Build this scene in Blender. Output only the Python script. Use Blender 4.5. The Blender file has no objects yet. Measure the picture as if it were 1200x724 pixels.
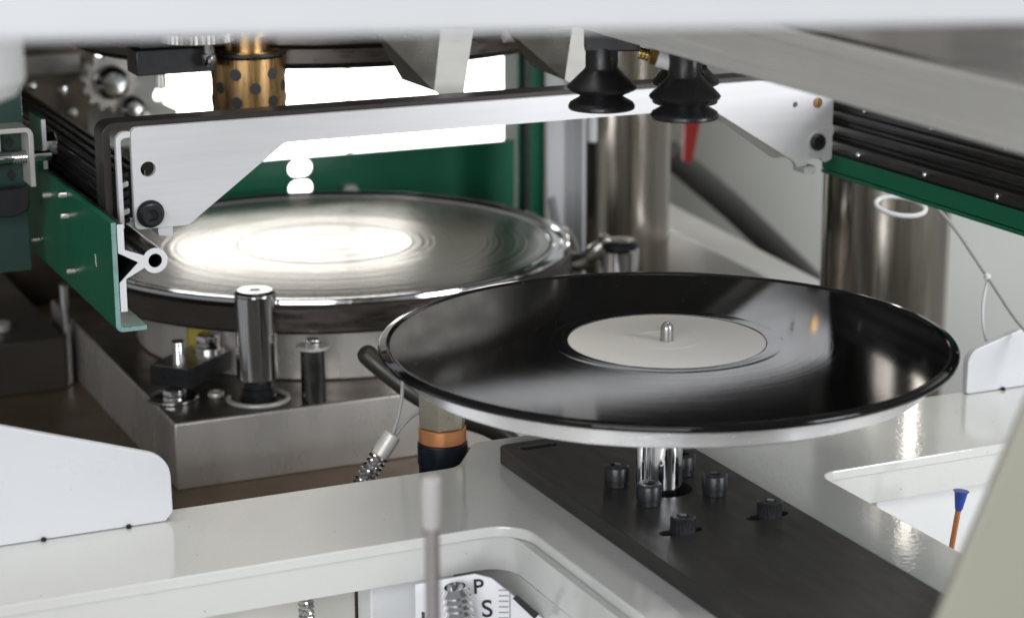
import bpy, bmesh, math, random
from mathutils import Matrix, Vector, Euler
random.seed(7)
R_ = math.radians
S = 0.001                                   # everything below is measured in millimetres
sc = bpy.context.scene

# ---------------------------------------------------------------- camera
cam_d = bpy.data.cameras.new('camera'); cam = bpy.data.objects.new('camera', cam_d)
sc.collection.objects.link(cam); sc.camera = cam
cam_d.lens = 75; cam_d.sensor_width = 36; cam_d.clip_start = 0.02; cam_d.clip_end = 60
r = Vector((0.90968, -0.41529, -0.00253)); w = Vector((0.40119, 0.88034, -0.25308))
r.normalize(); w.normalize(); u = r.cross(w).normalized()
m = Matrix((( r.x, u.x, -w.x, -0.5155), (r.y, u.y, -w.y, -0.9377), (r.z, u.z, -w.z, 0.3871), (0, 0, 0, 1)))
cam.matrix_world = m
cam_d.dof.use_dof = True; cam_d.dof.focus_distance = 1.17; cam_d.dof.aperture_fstop = 8.5; cam_d.dof.aperture_blades = 8

# ---------------------------------------------------------------- workshop light
world = bpy.data.worlds.new('World'); sc.world = world; world.use_nodes = True
world.node_tree.nodes['Background'].inputs[0].default_value = (0.90, 0.92, 0.93, 1)
world.node_tree.nodes['Background'].inputs[1].default_value = 0.28
def area(name, loc, aim, sx, sy, power, col):
    d = bpy.data.lights.new(name, 'AREA'); d.shape = 'RECTANGLE'; d.size = sx; d.size_y = sy; d.energy = power; d.color = col
    o = bpy.data.objects.new(name, d); sc.collection.objects.link(o); o.location = loc
    o.rotation_euler = (Vector(aim) - Vector(loc)).to_track_quat('-Z', 'Y').to_euler()
    return o
area('overhead_fill', (-0.1, -0.1, 2.1), (0, 0.1, 0), 1.6, 0.5, 19, (1, 0.96, 0.89))  # added overhead fill light, no fixture seen there
area('overhead_fill', (0.9, 0.9, 2.3), (0.2, 0.3, 0), 1.2, 0.5, 11, (1, 0.95, 0.88))  # second added fill from above, towards the back right
area('workshop_window', (-1.7, -2.2, 0.75), (0, 0.1, 0.1), 1.8, 1.3, 56, (0.94, 0.96, 1))
area('workshop_window', (1.5, -2.0, 0.7), (0.1, 0, 0.05), 0.9, 1.2, 53, (0.95, 0.97, 1))
sc.view_settings.view_transform = 'Standard'; sc.view_settings.look = 'None'
sc.view_settings.exposure = 0; sc.view_settings.gamma = 1
sc.render.engine = 'CYCLES'
sc.cycles.use_denoising = True
sc.cycles.max_bounces = 10; sc.cycles.glossy_bounces = 6; sc.cycles.caustics_reflective = True
sc.cycles.sample_clamp_indirect = 6

# ---------------------------------------------------------------- materials
def pmat(name, base, rough=0.4, metal=0.0, var=0.12, scale=40, bump=0.0, bscale=400, stretch=(1, 1, 1), rvar=0.08,
         coat=0.0, specks=0.0, speck_col=(0.7, 0.7, 0.66), speck_scale=220, stain=0.0, stain_col=(0.2, 0.15, 0.1), spec=0.5, aniso=0.0, emit=None):
    M = bpy.data.materials.new(name); M.use_nodes = True; nt = M.node_tree; N = nt.nodes; L = nt.links
    p = N['Principled BSDF']
    p.inputs['Metallic'].default_value = metal; p.inputs['Coat Weight'].default_value = coat
    p.inputs['Coat Roughness'].default_value = 0.08; p.inputs['Specular IOR Level'].default_value = spec
    p.inputs['Anisotropic'].default_value = aniso
    tc = N.new('ShaderNodeTexCoord'); mp = N.new('ShaderNodeMapping'); mp.inputs['Scale'].default_value = stretch
    L.new(tc.outputs['Object'], mp.inputs['Vector'])
    n1 = N.new('ShaderNodeTexNoise'); n1.inputs['Scale'].default_value = scale; n1.inputs['Detail'].default_value = 6
    L.new(mp.outputs[0], n1.inputs['Vector'])
    mx = N.new('ShaderNodeMix'); mx.data_type = 'RGBA'
    mx.inputs['A'].default_value = (*[c * (1 - var) for c in base], 1); mx.inputs['B'].default_value = (*[min(1, c * (1 + var)) for c in base], 1)
    L.new(n1.outputs['Fac'], mx.inputs['Factor']); col = mx.outputs['Result']
    if stain:
        n3 = N.new('ShaderNodeTexNoise'); n3.inputs['Scale'].default_value = scale * 0.35; n3.inputs['Detail'].default_value = 8; n3.inputs['Distortion'].default_value = 0.6
        L.new(tc.outputs['Object'], n3.inputs['Vector'])
        mr = N.new('ShaderNodeMapRange'); mr.inputs['From Min'].default_value = 0.48; mr.inputs['From Max'].default_value = 0.72; mr.inputs['To Max'].default_value = stain
        L.new(n3.outputs['Fac'], mr.inputs['Value'])
        m3 = N.new('ShaderNodeMix'); m3.data_type = 'RGBA'; m3.inputs['B'].default_value = (*stain_col, 1)
        L.new(mr.outputs[0], m3.inputs['Factor']); L.new(col, m3.inputs['A']); col = m3.outputs['Result']
    if specks:
        v = N.new('ShaderNodeTexVoronoi'); v.inputs['Scale'].default_value = speck_scale
        L.new(tc.outputs['Object'], v.inputs['Vector'])
        mr = N.new('ShaderNodeMapRange'); mr.inputs['From Min'].default_value = specks; mr.inputs['From Max'].default_value = specks * 0.6
        L.new(v.outputs['Distance'], mr.inputs['Value'])
        m2 = N.new('ShaderNodeMix'); m2.data_type = 'RGBA'; m2.inputs['B'].default_value = (*speck_col, 1)
        L.new(mr.outputs[0], m2.inputs['Factor']); L.new(col, m2.inputs['A']); col = m2.outputs['Result']
    L.new(col, p.inputs['Base Color'])
    rr = N.new('ShaderNodeMapRange'); rr.inputs['From Min'].default_value = 0.3; rr.inputs['From Max'].default_value = 0.7
    rr.inputs['To Min'].default_value = max(0.02, rough - rvar); rr.inputs['To Max'].default_value = min(1, rough + rvar)
    n2 = N.new('ShaderNodeTexNoise'); n2.inputs['Scale'].default_value = scale * 1.7; n2.inputs['Detail'].default_value = 8
    L.new(mp.outputs[0], n2.inputs['Vector']); L.new(n2.outputs['Fac'], rr.inputs['Value']); L.new(rr.outputs[0], p.inputs['Roughness'])
    if bump:
        nb = N.new('ShaderNodeTexNoise'); nb.inputs['Scale'].default_value = bscale; nb.inputs['Detail'].default_value = 3
        L.new(mp.outputs[0], nb.inputs['Vector'])
        b = N.new('ShaderNodeBump'); b.inputs['Strength'].default_value = 1.0; b.inputs['Distance'].default_value = bump
        L.new(nb.outputs['Fac'], b.inputs['Height']); L.new(b.outputs['Normal'], p.inputs['Normal'])
    if emit:
        p.inputs['Emission Color'].default_value = (*emit[0], 1); p.inputs['Emission Strength'].default_value = emit[1]
    return M

PAINT = pmat('pale_grey_paint', (0.60, 0.605, 0.585), 0.08, 0, 0.03, 30, 0.00011, 330, rvar=0.04, coat=0.5, specks=0.045, speck_col=(0.30, 0.27, 0.22), speck_scale=75, stain=0.14, stain_col=(0.42, 0.40, 0.35))
WHITE = pmat('white_paint', (0.63, 0.645, 0.67), 0.32, 0, 0.03, 25, 0.00003, 300, specks=0.04, speck_col=(0.42, 0.38, 0.32), speck_scale=60, stain=0.10, stain_col=(0.58, 0.57, 0.55))
WHITEB = pmat('white_powder_coat', (0.72, 0.73, 0.74), 0.38, 0, 0.03, 25, 0.00003, 300)
GREIGEB = pmat('light_grey_paint', (0.5, 0.5, 0.5), 0.4, 0, 0.03, 20)
BARGREY = pmat('satin_white_bar', (0.50, 0.505, 0.515), 0.4, 0, 0.03, 20)
PINKW = pmat('pale_pink_plastic', (0.46, 0.44, 0.435), 0.4, 0, 0.03, 60)
GREIGE = pmat('greige_paint', (0.30, 0.292, 0.235), 0.4, 0, 0.03, 20, 0.00003, 300)
WALL = pmat('wall_paint', (0.52, 0.53, 0.495), 0.6, 0, 0.06, 8, 0.0001, 80)
BLACKPLATE = pmat('black_oxide_plate', (0.020, 0.019, 0.018), 0.40, 0.0, 0.2, 60, 0.00004, 900, rvar=0.1, specks=0.05, speck_col=(0.16, 0.15, 0.13), speck_scale=330, stain=0.2, stain_col=(0.05, 0.045, 0.038), stretch=(1, 0.25, 1))
BLACKSCREW = pmat('black_oxide_screw', (0.022, 0.023, 0.026), 0.34, 0.3, 0.3, 400, 0.00004, 1500, rvar=0.1)
BLACKANO = pmat('black_anodised', (0.017, 0.016, 0.016), 0.33, 0.2, 0.3, 60, 0.00003, 500, stretch=(4, 0.15, 4), rvar=0.1)
DARKGREEN = pmat('dark_grey_green', (0.02, 0.05, 0.04), 0.4, 0, 0.2, 30)
DARKCHROME = pmat('dark_polished_steel', (0.20, 0.20, 0.20), 0.22, 1, 0.1, 60)
BEAMSTEEL = pmat('brushed_beam_steel', (0.60, 0.59, 0.555), 0.38, 0.4, 0.16, 60, 0.00001, 300, stretch=(3, 0.06, 5), rvar=0.14, stain=0.2, stain_col=(0.45, 0.42, 0.37))
OLIVE = pmat('olive_black_rubber', (0.035, 0.032, 0.024), 0.4, 0, 0.2, 60)
BRIGHTW = pmat('window_lit_white', (0.84, 0.84, 0.82), 0.4, 0, 0.03, 20)  # white raised so the colour carries window light on the side beam
BROWNSTEEL = pmat('brown_oiled_steel', (0.20, 0.145, 0.10), 0.45, 0.35, 0.3, 20, 0.00003, 300, rvar=0.12, stain=0.5, stain_col=(0.09, 0.065, 0.045))
SPIN = pmat('grey_turned_steel', (0.36, 0.35, 0.34), 0.3, 0.8, 0.1, 200, 0.00001, 900, stretch=(1, 1, 6))
DARKGREY = pmat('dark_grey_matte', (0.13, 0.13, 0.13), 0.6, 0, 0.1, 30)
PLATEN = pmat('black_oiled_platen', (0.030, 0.027, 0.025), 0.45, 0.4, 0.4, 14, rvar=0.12, stain=0.5, stain_col=(0.07, 0.06, 0.05))
COVER = pmat('dark_bronze_cover', (0.030, 0.026, 0.024), 0.40, 0.3, 0.15, 40, rvar=0.06)
RUBBER = pmat('black_rubber', (0.010, 0.010, 0.011), 0.36, 0, 0.2, 120, 0.00004, 700, rvar=0.1)
BLACKPLASTIC = pmat('black_plastic', (0.014, 0.014, 0.015), 0.42, 0, 0.2, 100, 0.00003, 900)
ALU = pmat('brushed_aluminium', (0.70, 0.695, 0.71), 0.46, 0.3, 0.08, 60, 0.00002, 300, stretch=(0.25, 1, 6), rvar=0.08)
ALUTURN = pmat('turned_aluminium', (0.94, 0.94, 0.95), 0.24, 0.8, 0.015, 60, 0.000006, 500, stretch=(1, 1, 12), rvar=0.04)
GALV = pmat('grey_sheet_steel', (0.58, 0.57, 0.53), 0.45, 0.35, 0.10, 35, 0.00002, 200, stretch=(1, 0.3, 3), rvar=0.08)
INOX = pmat('polished_stainless', (0.62, 0.59, 0.54), 0.16, 1, 0.08, 20, 0.0001, 14, rvar=0.05)
INOXSHEET = pmat('stainless_sheet', (0.55, 0.54, 0.50), 0.28, 1, 0.06, 14, 0.00002, 200, rvar=0.08)
CHROME = pmat('chrome', (0.74, 0.74, 0.75), 0.10, 1, 0.05, 120, 0.000004, 500, rvar=0.05)
GROUND = pmat('ground_steel', (0.74, 0.70, 0.65), 0.30, 0.55, 0.25, 22, 0.00002, 350, stretch=(1, 1, 0.35), rvar=0.12, stain=0.6, stain_col=(0.30, 0.25, 0.20))
DARKSTEEL = pmat('oily_dark_steel', (0.17, 0.145, 0.12), 0.36, 0.85, 0.35, 18, 0.00003, 300, rvar=0.14, stain=0.6, stain_col=(0.06, 0.048, 0.038))
DARKRING = pmat('dark_heated_steel', (0.10, 0.085, 0.075), 0.33, 0.9, 0.25, 30, 0.00002, 300, stretch=(1, 1, 5), rvar=0.1)
COLUMN = pmat('column_steel', (0.46, 0.42, 0.365), 0.19, 1, 0.42, 26, 0.00002, 120, stretch=(3, 3, 0.12), rvar=0.08, stain=0.5, stain_col=(0.22, 0.16, 0.10))
BRASS = pmat('bronze', (0.50, 0.31, 0.14), 0.30, 1, 0.12, 60, 0.00001, 500, stretch=(5, 5, 0.4), rvar=0.1)
GOLD = pmat('brass', (0.66, 0.45, 0.16), 0.25, 1, 0.1, 90)
GRAPHITE = pmat('graphite', (0.03, 0.028, 0.026), 0.55, 0, 0.2, 200)
GREEN = pmat('green_enamel', (0.007, 0.130, 0.065), 0.36, 0, 0.12, 25, 0.00002, 350, rvar=0.06, specks=0.03, speck_col=(0.12, 0.2, 0.15), speck_scale=70, spec=0.28, stain=0.35, stain_col=(0.008, 0.075, 0.04))
TEALEDGE = pmat('cut_green_edge', (0.30, 0.48, 0.45), 0.3, 0.4, 0.25, 60)
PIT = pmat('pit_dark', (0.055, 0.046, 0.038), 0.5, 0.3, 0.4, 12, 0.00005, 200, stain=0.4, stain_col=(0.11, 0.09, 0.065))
ORANGE = pmat('copper_gasket', (0.60, 0.26, 0.11), 0.36, 0.5, 0.12, 120)
BEIGE = pmat('nickel_fitting', (0.50, 0.46, 0.36), 0.28, 0.75, 0.1, 60)
NAVY = pmat('dark_blue_nut', (0.006, 0.010, 0.018), 0.35, 0.2, 0.2, 80)
BLUE = pmat('blue_sleeve', (0.01, 0.045, 0.30), 0.4, 0, 0.15, 80)
COPPER = pmat('copper_wire', (0.42, 0.16, 0.06), 0.35, 0.6, 0.15, 300)
RED = pmat('red_plastic', (0.62, 0.06, 0.05), 0.4, 0, 0.1, 80)
SIGNW = pmat('sign_white', (0.78, 0.78, 0.82), 0.45, 0, 0.03, 60)
INK = pmat('sign_ink', (0.01, 0.01, 0.01), 0.5, 0, 0.1, 60)
INKG = pmat('sign_ink_grey', (0.32, 0.32, 0.35), 0.5, 0, 0.1, 60)
CABLE = pmat('grey_cable', (0.33, 0.33, 0.33), 0.45, 0, 0.1, 80)
MAUVE = pmat('mauve_rod', (0.30, 0.275, 0.27), 0.4, 0.3, 0.1, 80)
CLEAR = pmat('cloudy_tube', (0.46, 0.38, 0.37), 0.2, 0, 0.1, 90, coat=0.5)
LABEL = pmat('label_paper', (0.62, 0.60, 0.565), 0.6, 0, 0.03, 300, 0.00002, 1500)
PLATE_Y = pmat('yellow_tape', (0.62, 0.50, 0.10), 0.5, 0, 0.1, 80)
BASEPAN = pmat('cream_pan', (0.60, 0.59, 0.55), 0.5, 0, 0.06, 10, 0.00003, 200)

def window_mat():
    M = bpy.data.materials.new('bright_window'); M.use_nodes = True; nt = M.node_tree
    nt.nodes.remove(nt.nodes['Principled BSDF'])
    e = nt.nodes.new('ShaderNodeEmission'); e.inputs[0].default_value = (1, 0.985, 0.95, 1); e.inputs[1].default_value = 5.0
    nt.links.new(e.outputs[0], nt.nodes['Material Output'].inputs[0]); return M
WINDOW = window_mat()

def ring_mat(name, base, metal, stops, aniso, bumpd, streak, dust=0.0, sm=0.02):
    """turned / grooved disc: everything depends on the radius (stops: radius in m, roughness)"""
    M = bpy.data.materials.new(name); M.use_nodes = True; nt = M.node_tree; N = nt.nodes; L = nt.links
    p = N['Principled BSDF']; p.inputs['Metallic'].default_value = metal; p.inputs['Specular IOR Level'].default_value = 0.34
    p.inputs['Anisotropic'].default_value = aniso
    tg = N.new('ShaderNodeTangent'); tg.direction_type = 'RADIAL'; tg.axis = 'Z'; L.new(tg.outputs[0], p.inputs['Tangent'])
    tc = N.new('ShaderNodeTexCoord'); sp = N.new('ShaderNodeSeparateXYZ'); L.new(tc.outputs['Object'], sp.inputs[0])
    cb = N.new('ShaderNodeCombineXYZ'); L.new(sp.outputs[0], cb.inputs[0]); L.new(sp.outputs[1], cb.inputs[1])
    ln = N.new('ShaderNodeVectorMath'); ln.operation = 'LENGTH'; L.new(cb.outputs[0], ln.inputs[0])
    rad = ln.outputs['Value']
    fr = N.new('ShaderNodeMapRange'); fr.inputs['From Max'].default_value = 0.2; L.new(rad, fr.inputs['Value'])
    rp = N.new('ShaderNodeValToRGB'); L.new(fr.outputs[0], rp.inputs[0]); rp.color_ramp.interpolation = 'CONSTANT'
    els = rp.color_ramp.elements
    for i, (rr, v) in enumerate(stops):
        e = els[i] if i < 2 else els.new(0.5)
        e.position = rr / 0.2; e.color = (v, v, v, 1)
    nz = N.new('ShaderNodeTexNoise'); nz.noise_dimensions = '1D'; nz.inputs['Scale'].default_value = streak; nz.inputs['Detail'].default_value = 3
    L.new(rad, nz.inputs['W'])
    smn = N.new('ShaderNodeTexNoise'); smn.inputs['Scale'].default_value = 18; smn.inputs['Detail'].default_value = 5; L.new(tc.outputs['Object'], smn.inputs['Vector'])
    a1 = N.new('ShaderNodeMath'); a1.operation = 'MULTIPLY_ADD'; L.new(nz.outputs['Fac'], a1.inputs[0]); a1.inputs[1].default_value = 0.04; L.new(rp.outputs[0], a1.inputs[2])
    a2 = N.new('ShaderNodeMath'); a2.operation = 'MULTIPLY_ADD'; L.new(smn.outputs['Fac'], a2.inputs[0]); a2.inputs[1].default_value = sm; L.new(a1.outputs[0], a2.inputs[2])
    L.new(a2.outputs[0], p.inputs['Roughness'])
    b = N.new('ShaderNodeBump'); b.inputs['Distance'].default_value = bumpd; L.new(nz.outputs['Fac'], b.inputs['Height']); L.new(b.outputs[0], p.inputs['Normal'])
    if dust:
        v = N.new('ShaderNodeTexVoronoi'); v.inputs['Scale'].default_value = 150; L.new(tc.outputs['Object'], v.inputs['Vector'])
        mr = N.new('ShaderNodeMapRange'); mr.inputs['From Min'].default_value = dust; mr.inputs['From Max'].default_value = dust * 0.5; L.new(v.outputs['Distance'], mr.inputs['Value'])
        mx = N.new('ShaderNodeMix'); mx.data_type = 'RGBA'; mx.inputs['A'].default_value = (*base, 1); mx.inputs['B'].default_value = (0.4, 0.4, 0.38, 1)
        L.new(mr.outputs[0], mx.inputs['Factor']); L.new(mx.outputs['Result'], p.inputs['Base Color'])
    else:
        p.inputs['Base Color'].default_value = (*base, 1)
    return M
VINYL = ring_mat('black_vinyl', (0.0045, 0.0045, 0.0048), 0, [(0.0, 0.02), (0.0612, 0.02), (0.0795, 0.015), (0.0805, 0.025), (0.1022, 0.02), (0.1030, 0.03), (0.1242, 0.02), (0.125, 0.025), (0.1445, 0.01)], 0.0, 0.000009, 1100, dust=0.05)
STAMPER = ring_mat('stamper_nickel', (0.60, 0.57, 0.52), 1, [(0.0, 0.01), (0.064, 0.13), (0.066, 0.07), (0.165, 0.10), (0.176, 0.04)], 0.5, 0.00022, 300, sm=0.16)

# ---------------------------------------------------------------- mesh helpers (millimetres, world axes)
def fillet(pts, seg=6):
    """pts: (p, q, radius) -> polygon with rounded corners"""
    out = []; n = len(pts)
    for i, (x, y, rad) in enumerate(pts):
        if rad <= 0: out.append((x, y)); continue
        a = Vector(pts[i - 1][:2]); c = Vector(pts[(i + 1) % n][:2]); b = Vector((x, y))
        d1 = (a - b).normalized(); d2 = (c - b).normalized(); ang = d1.angle(d2); t = rad / math.tan(ang / 2)
        cen = b + (d1 + d2).normalized() * (rad / math.sin(ang / 2))
        s = b + d1 * t - cen; e = b + d2 * t - cen
        a0 = math.atan2(s.y, s.x); a1 = math.atan2(e.y, e.x); da = (a1 - a0 + math.pi) % (2 * math.pi) - math.pi
        for k in range(seg + 1):
            th = a0 + da * k / seg; out.append((cen.x + rad * math.cos(th), cen.y + rad * math.sin(th)))
    return out
def circle2(cx, cy, rad, n=24, ry=None, a0=0):
    ry = rad if ry is None else ry
    return [(cx + rad * math.cos(a0 + 2 * math.pi * k / n), cy + ry * math.sin(a0 + 2 * math.pi * k / n)) for k in range(n)]
def slot2(cx, cy, hl, rad, ang, n=8):
    o = []; c, s = math.cos(ang), math.sin(ang)
    for sgn in (1, -1):
        for k in range(n + 1):
            t = -math.pi / 2 + math.pi * k / n
            x = sgn * hl + rad * math.cos(t) * sgn; y = rad * math.sin(t) * sgn
            o.append((cx + x * c - y * s, cy + x * s + y * c))
    return o
class B:
    def __init__(s): s.bm = bmesh.new()
    def box(s, x0, x1, y0, y1, z0, z1):
        v = [s.bm.verts.new(p) for p in ((x0, y0, z0), (x1, y0, z0), (x1, y1, z0), (x0, y1, z0), (x0, y0, z1), (x1, y0, z1), (x1, y1, z1), (x0, y1, z1))]
        for f in ((0, 3, 2, 1), (4, 5, 6, 7), (0, 1, 5, 4), (1, 2, 6, 5), (2, 3, 7, 6), (3, 0, 4, 7)): s.bm.faces.new([v[i] for i in f])
        return s
    def prism(s, axis, outline, a, b, holes=()):
        def mp(p, q, t): return {'z': (p, q, t), 'y': (p, t, q), 'x': (t, p, q)}[axis]
        loops = [list(outline)] + [list(h) for h in holes]
        ends = []
        for t in (a, b):
            es = []; vs = []
            for lp in loops:
                vv = [s.bm.verts.new(mp(p, q, t)) for p, q in lp]; vs.append(vv)
                es += [s.bm.edges.new((vv[i], vv[(i + 1) % len(vv)])) for i in range(len(vv))]
            if len(loops) == 1: s.bm.faces.new(vs[0])
            else: bmesh.ops.triangle_fill(s.bm, edges=es, use_beauty=True)
            ends.append(vs)
        for va, vb in zip(*ends):
            for i in range(len(va)):
                j = (i + 1) % len(va); s.bm.faces.new((va[i], va[j], vb[j], vb[i]))
        return s
    def loft(s, loops, cap0=True, cap1=True, closed=False):
        L_ = [[s.bm.verts.new(p) for p in lp] for lp in loops]; n = len(L_[0])
        rng = range(len(L_) if closed else len(L_) - 1)
        for k in rng:
            A, C = L_[k], L_[(k + 1) % len(L_)]
            for i in range(n):
                j = (i + 1) % n; s.bm.faces.new((A[i], A[j], C[j], C[i]))
        if not closed:
            if cap0: s.bm.faces.new(L_[0])
            if cap1: s.bm.faces.new(L_[-1])
        return s
    def lathe(s, prof, c=(0, 0, 0), d=(0, 0, 1), seg=48, closed=False):
        """prof: (radius, height along d)"""
        q = Vector((0, 0, 1)).rotation_difference(Vector(d)); c = Vector(c)
        loops = [[c + q @ Vector((max(rr, 0.01) * math.cos(2 * math.pi * k / seg), max(rr, 0.01) * math.sin(2 * math.pi * k / seg), h)) for k in range(seg)] for rr, h in prof]
        return s.loft(loops, closed=closed)
    def cyl(s, c, rad, h, d=(0, 0, 1), seg=32, ch=0.4):
        ch = min(ch, rad * 0.3, abs(h) * 0.3)
        return s.lathe([(rad - ch, 0), (rad, ch), (rad, h - ch), (rad - ch, h)], c, d, seg)
    def tube(s, pts, rad, seg=12, closed=False):
        P = [Vector(p) for p in pts]; n = len(P); loops = []; up = Vector((0.13, 0.21, 0.97))
        prev = None
        for i, p in enumerate(P):
            t = (P[(i + 1) % n] - P[i - 1]) if closed else (P[min(i + 1, n - 1)] - P[max(i - 1, 0)])
            t.normalize()
            x = (prev - t * prev.dot(t)) if prev else up.cross(t)
            if x.length < 1e-4: x = Vector((1, 0, 0)).cross(t)
            x.normalize(); prev = x; y = t.cross(x)
            rr = rad(i / max(1, n - 1)) if callable(rad) else rad
            loops.append([p + (x * math.cos(2 * math.pi * k / seg) + y * math.sin(2 * math.pi * k / seg)) * rr for k in range(seg)])
        return s.loft(loops, closed=closed)
    def raw(s, verts, faces):
        v = [s.bm.verts.new(p) for p in verts]
        for f in faces: s.bm.faces.new([v[i] for i in f])
        return s
    def turn(s, ang, piv, axis='Z'):
        bmesh.ops.rotate(s.bm, verts=s.bm.verts[:], cent=piv, matrix=Matrix.Rotation(ang, 3, axis)); return s
    def solid(s, t):
        bmesh.ops.recalc_face_normals(s.bm, faces=s.bm.faces[:]); bmesh.ops.solidify(s.bm, geom=s.bm.faces[:], thickness=t); return s
def spline(pts, n=10):
    P = [Vector(p) for p in pts]; P = [P[0]] + P + [P[-1]]; out = []
    for i in range(1, len(P) - 2):
        for k in range(n):
            t = k / n; a, b, c, d = P[i - 1:i + 3]
            out.append(0.5 * ((2 * b) + (c - a) * t + (2 * a - 5 * b + 4 * c - d) * t * t + (3 * b - a - 3 * c + d) * t ** 3))
    return out + [P[-2]]
ORG = {}
def thing(name, label, cat, loc, group=None):
    o = bpy.data.objects.new(name, None); sc.collection.objects.link(o); o.empty_display_size = 0.02
    o.location = Vector(loc) * S; o['label'] = label; o['category'] = cat
    if group: o['group'] = group
    ORG[o.name] = Vector(loc); return o
def mk(name, b, mat, parent=None, bevel=0, seg=2, ang=26, loc=None, label=None, cat=None, kind=None, group=None):
    bm = b.bm
    if bevel: ang = min(ang, 20)
    bmesh.ops.remove_doubles(bm, verts=bm.verts[:], dist=0.0005)
    bmesh.ops.recalc_face_normals(bm, faces=bm.faces[:])
    if bevel:
        ed = [e for e in bm.edges if len(e.link_faces) == 2 and e.calc_face_angle(0) > R_(35)]
        bmesh.ops.bevel(bm, geom=ed, offset=bevel, segments=seg, affect='EDGES', clamp_overlap=True, profile=0.5)
    org = ORG[parent.name] if parent else Vector(loc or (0, 0, 0))
    for v in bm.verts: v.co = (v.co - org) * S
    me = bpy.data.meshes.new(name); bm.to_mesh(me); bm.free()
    me.materials.append(mat)
    for p in me.polygons: p.use_smooth = True
    me.set_sharp_from_angle(angle=R_(ang))
    o = bpy.data.objects.new(name, me); sc.collection.objects.link(o)
    if parent: o.parent = parent
    else: o.location = org * S
    ORG[o.name] = org
    if label: o['label'] = label
    if cat: o['category'] = cat
    if kind: o['kind'] = kind
    if group: o['group'] = group
    return o
def copy_part(src, parent, off):
    c = src.copy(); sc.collection.objects.link(c); c.parent = parent; c.location = Vector(off) * S; ORG[c.name] = ORG[parent.name]; return c
def cap_screw(parent, pos, d, rad, h, knurl=True, name='cap_screw', mat=None):
    n = 48; q = Vector((0, 0, 1)).rotation_difference(Vector(d)); pos = Vector(pos)
    ph = random.uniform(0, 1.0)
    def ring(rr, z, hexr=None, kn=0):
        o = []
        for k in range(n):
            a = 2 * math.pi * k / n
            if hexr: R2 = hexr * math.cos(math.pi / 6) / math.cos((a % (math.pi / 3)) - math.pi / 6)
            else: R2 = rr - (kn if k % 2 else 0)
            o.append(pos + q @ Vector((R2 * math.cos(a + ph), R2 * math.sin(a + ph), z)))
        return o
    kn = 0.6 if knurl else 0.0
    b = B().loft([ring(rad - 0.3, 0), ring(rad, 0.3, kn=kn), ring(rad, h - 0.9, kn=kn), ring(rad - 0.2, h - 0.6), ring(rad - 0.9, h), ring(0, h, hexr=rad * 0.56), ring(0, h - 0.4, hexr=rad * 0.52), ring(0, h * 0.4, hexr=rad * 0.52), ring(0.2, h * 0.35)])
    return mk(name, b, mat or BLACKSCREW, parent, ang=40)
def hex_bolt(parent, pos, d, af, h, name='hex_bolt', mat=None):
    b = B().lathe([(af * 0.5, 0), (af * 0.577, 0.4), (af * 0.577, h - 0.8), (af * 0.48, h)], pos, d, 6)
    return mk(name, b, mat or CHROME, parent, bevel=0.25)

# ================================================================ large structure
# ---- machine frame: T of painted steel plate with two openings
fr = thing('machine_table', 'glossy pale grey painted steel machine table with rounded cut-outs under the black arm', 'machine table', (0, 0, -130))
outer = fillet([(-640, 105, 0), (-640, 10, 0), (-80, 10, 20), (-80, -350, 0), (102, -350, 0), (102, 10, 11), (640, 10, 0), (640, 105, 0), (76, 105, 14), (52, 141, 10), (-49, 141, 10), (-74, 105, 14)], 8)
mk('top_plate', B().prism('z', outer, -6, 0), PAINT, fr, bevel=0.9)
inner = fillet([(-636, 101, 0), (-636, 14.5, 0), (-84.5, 14.5, 16), (-84.5, -347, 0), (97.5, -347, 0), (97.5, 14.5, 8), (636, 14.5, 0), (636, 101, 0), (80, 101, 14), (50, 137, 8), (-46, 137, 8), (-70, 101, 14)], 8)
mk('web', B().prism('z', inner, -25, -6.2), PAINT, fr, bevel=0.5)
mk('arm_box', B().box(-84.3, 97.3, -346, 100, -129.8, -25.2), PAINT, fr, bevel=0.5)
mk('base_pan', B().box(-700, 700, -520, 118, -136, -130), BASEPAN, loc=(0, -200, -136), kind='structure')
mk('press_pit', B().box(-900, 900, 118.5, 1750, -240, -225), PIT, loc=(0, 900, -225), kind='structure')
mk('wall', B().box(446, 1500, 1080, 1100, -225, 900), WALL, loc=(800, 1080, -225), kind='structure')

# ---- window in the back of the workshop
wn = thing('workshop_window', 'overexposed bright window far behind the press', 'window', (330, 1600, -225))
for i in range(3):
    mk('pane', B().box(-70 + i * 243, 166 + i * 243, 1600, 1606, -225, 62), WINDOW, wn)
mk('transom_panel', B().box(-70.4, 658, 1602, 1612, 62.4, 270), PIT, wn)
for i in range(2):
    mk('pane', B().box(70 + i * 216, 280 + i * 216, 1600, 1606, 268, 358), WINDOW, wn)
mk('upper_panel', B().box(-70.4, 658, 1607, 1612, 270.2, 461.5), WALL, wn)
for i in range(4):
    mk('mullion', B().box(-77 + i * 243, -70.5 + i * 243, 1596, 1604, -225, 462), WHITEB, wn)
mk('frame_head', B().box(-77, 659, 1596, 1608, 462.5, 490), WHITEB, wn)
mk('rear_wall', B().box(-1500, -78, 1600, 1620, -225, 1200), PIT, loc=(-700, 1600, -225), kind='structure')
mk('rear_wall', B().box(660, 1500, 1600, 1620, -225, 1200), WALL, loc=(1000, 1600, -225), kind='structure')

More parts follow.
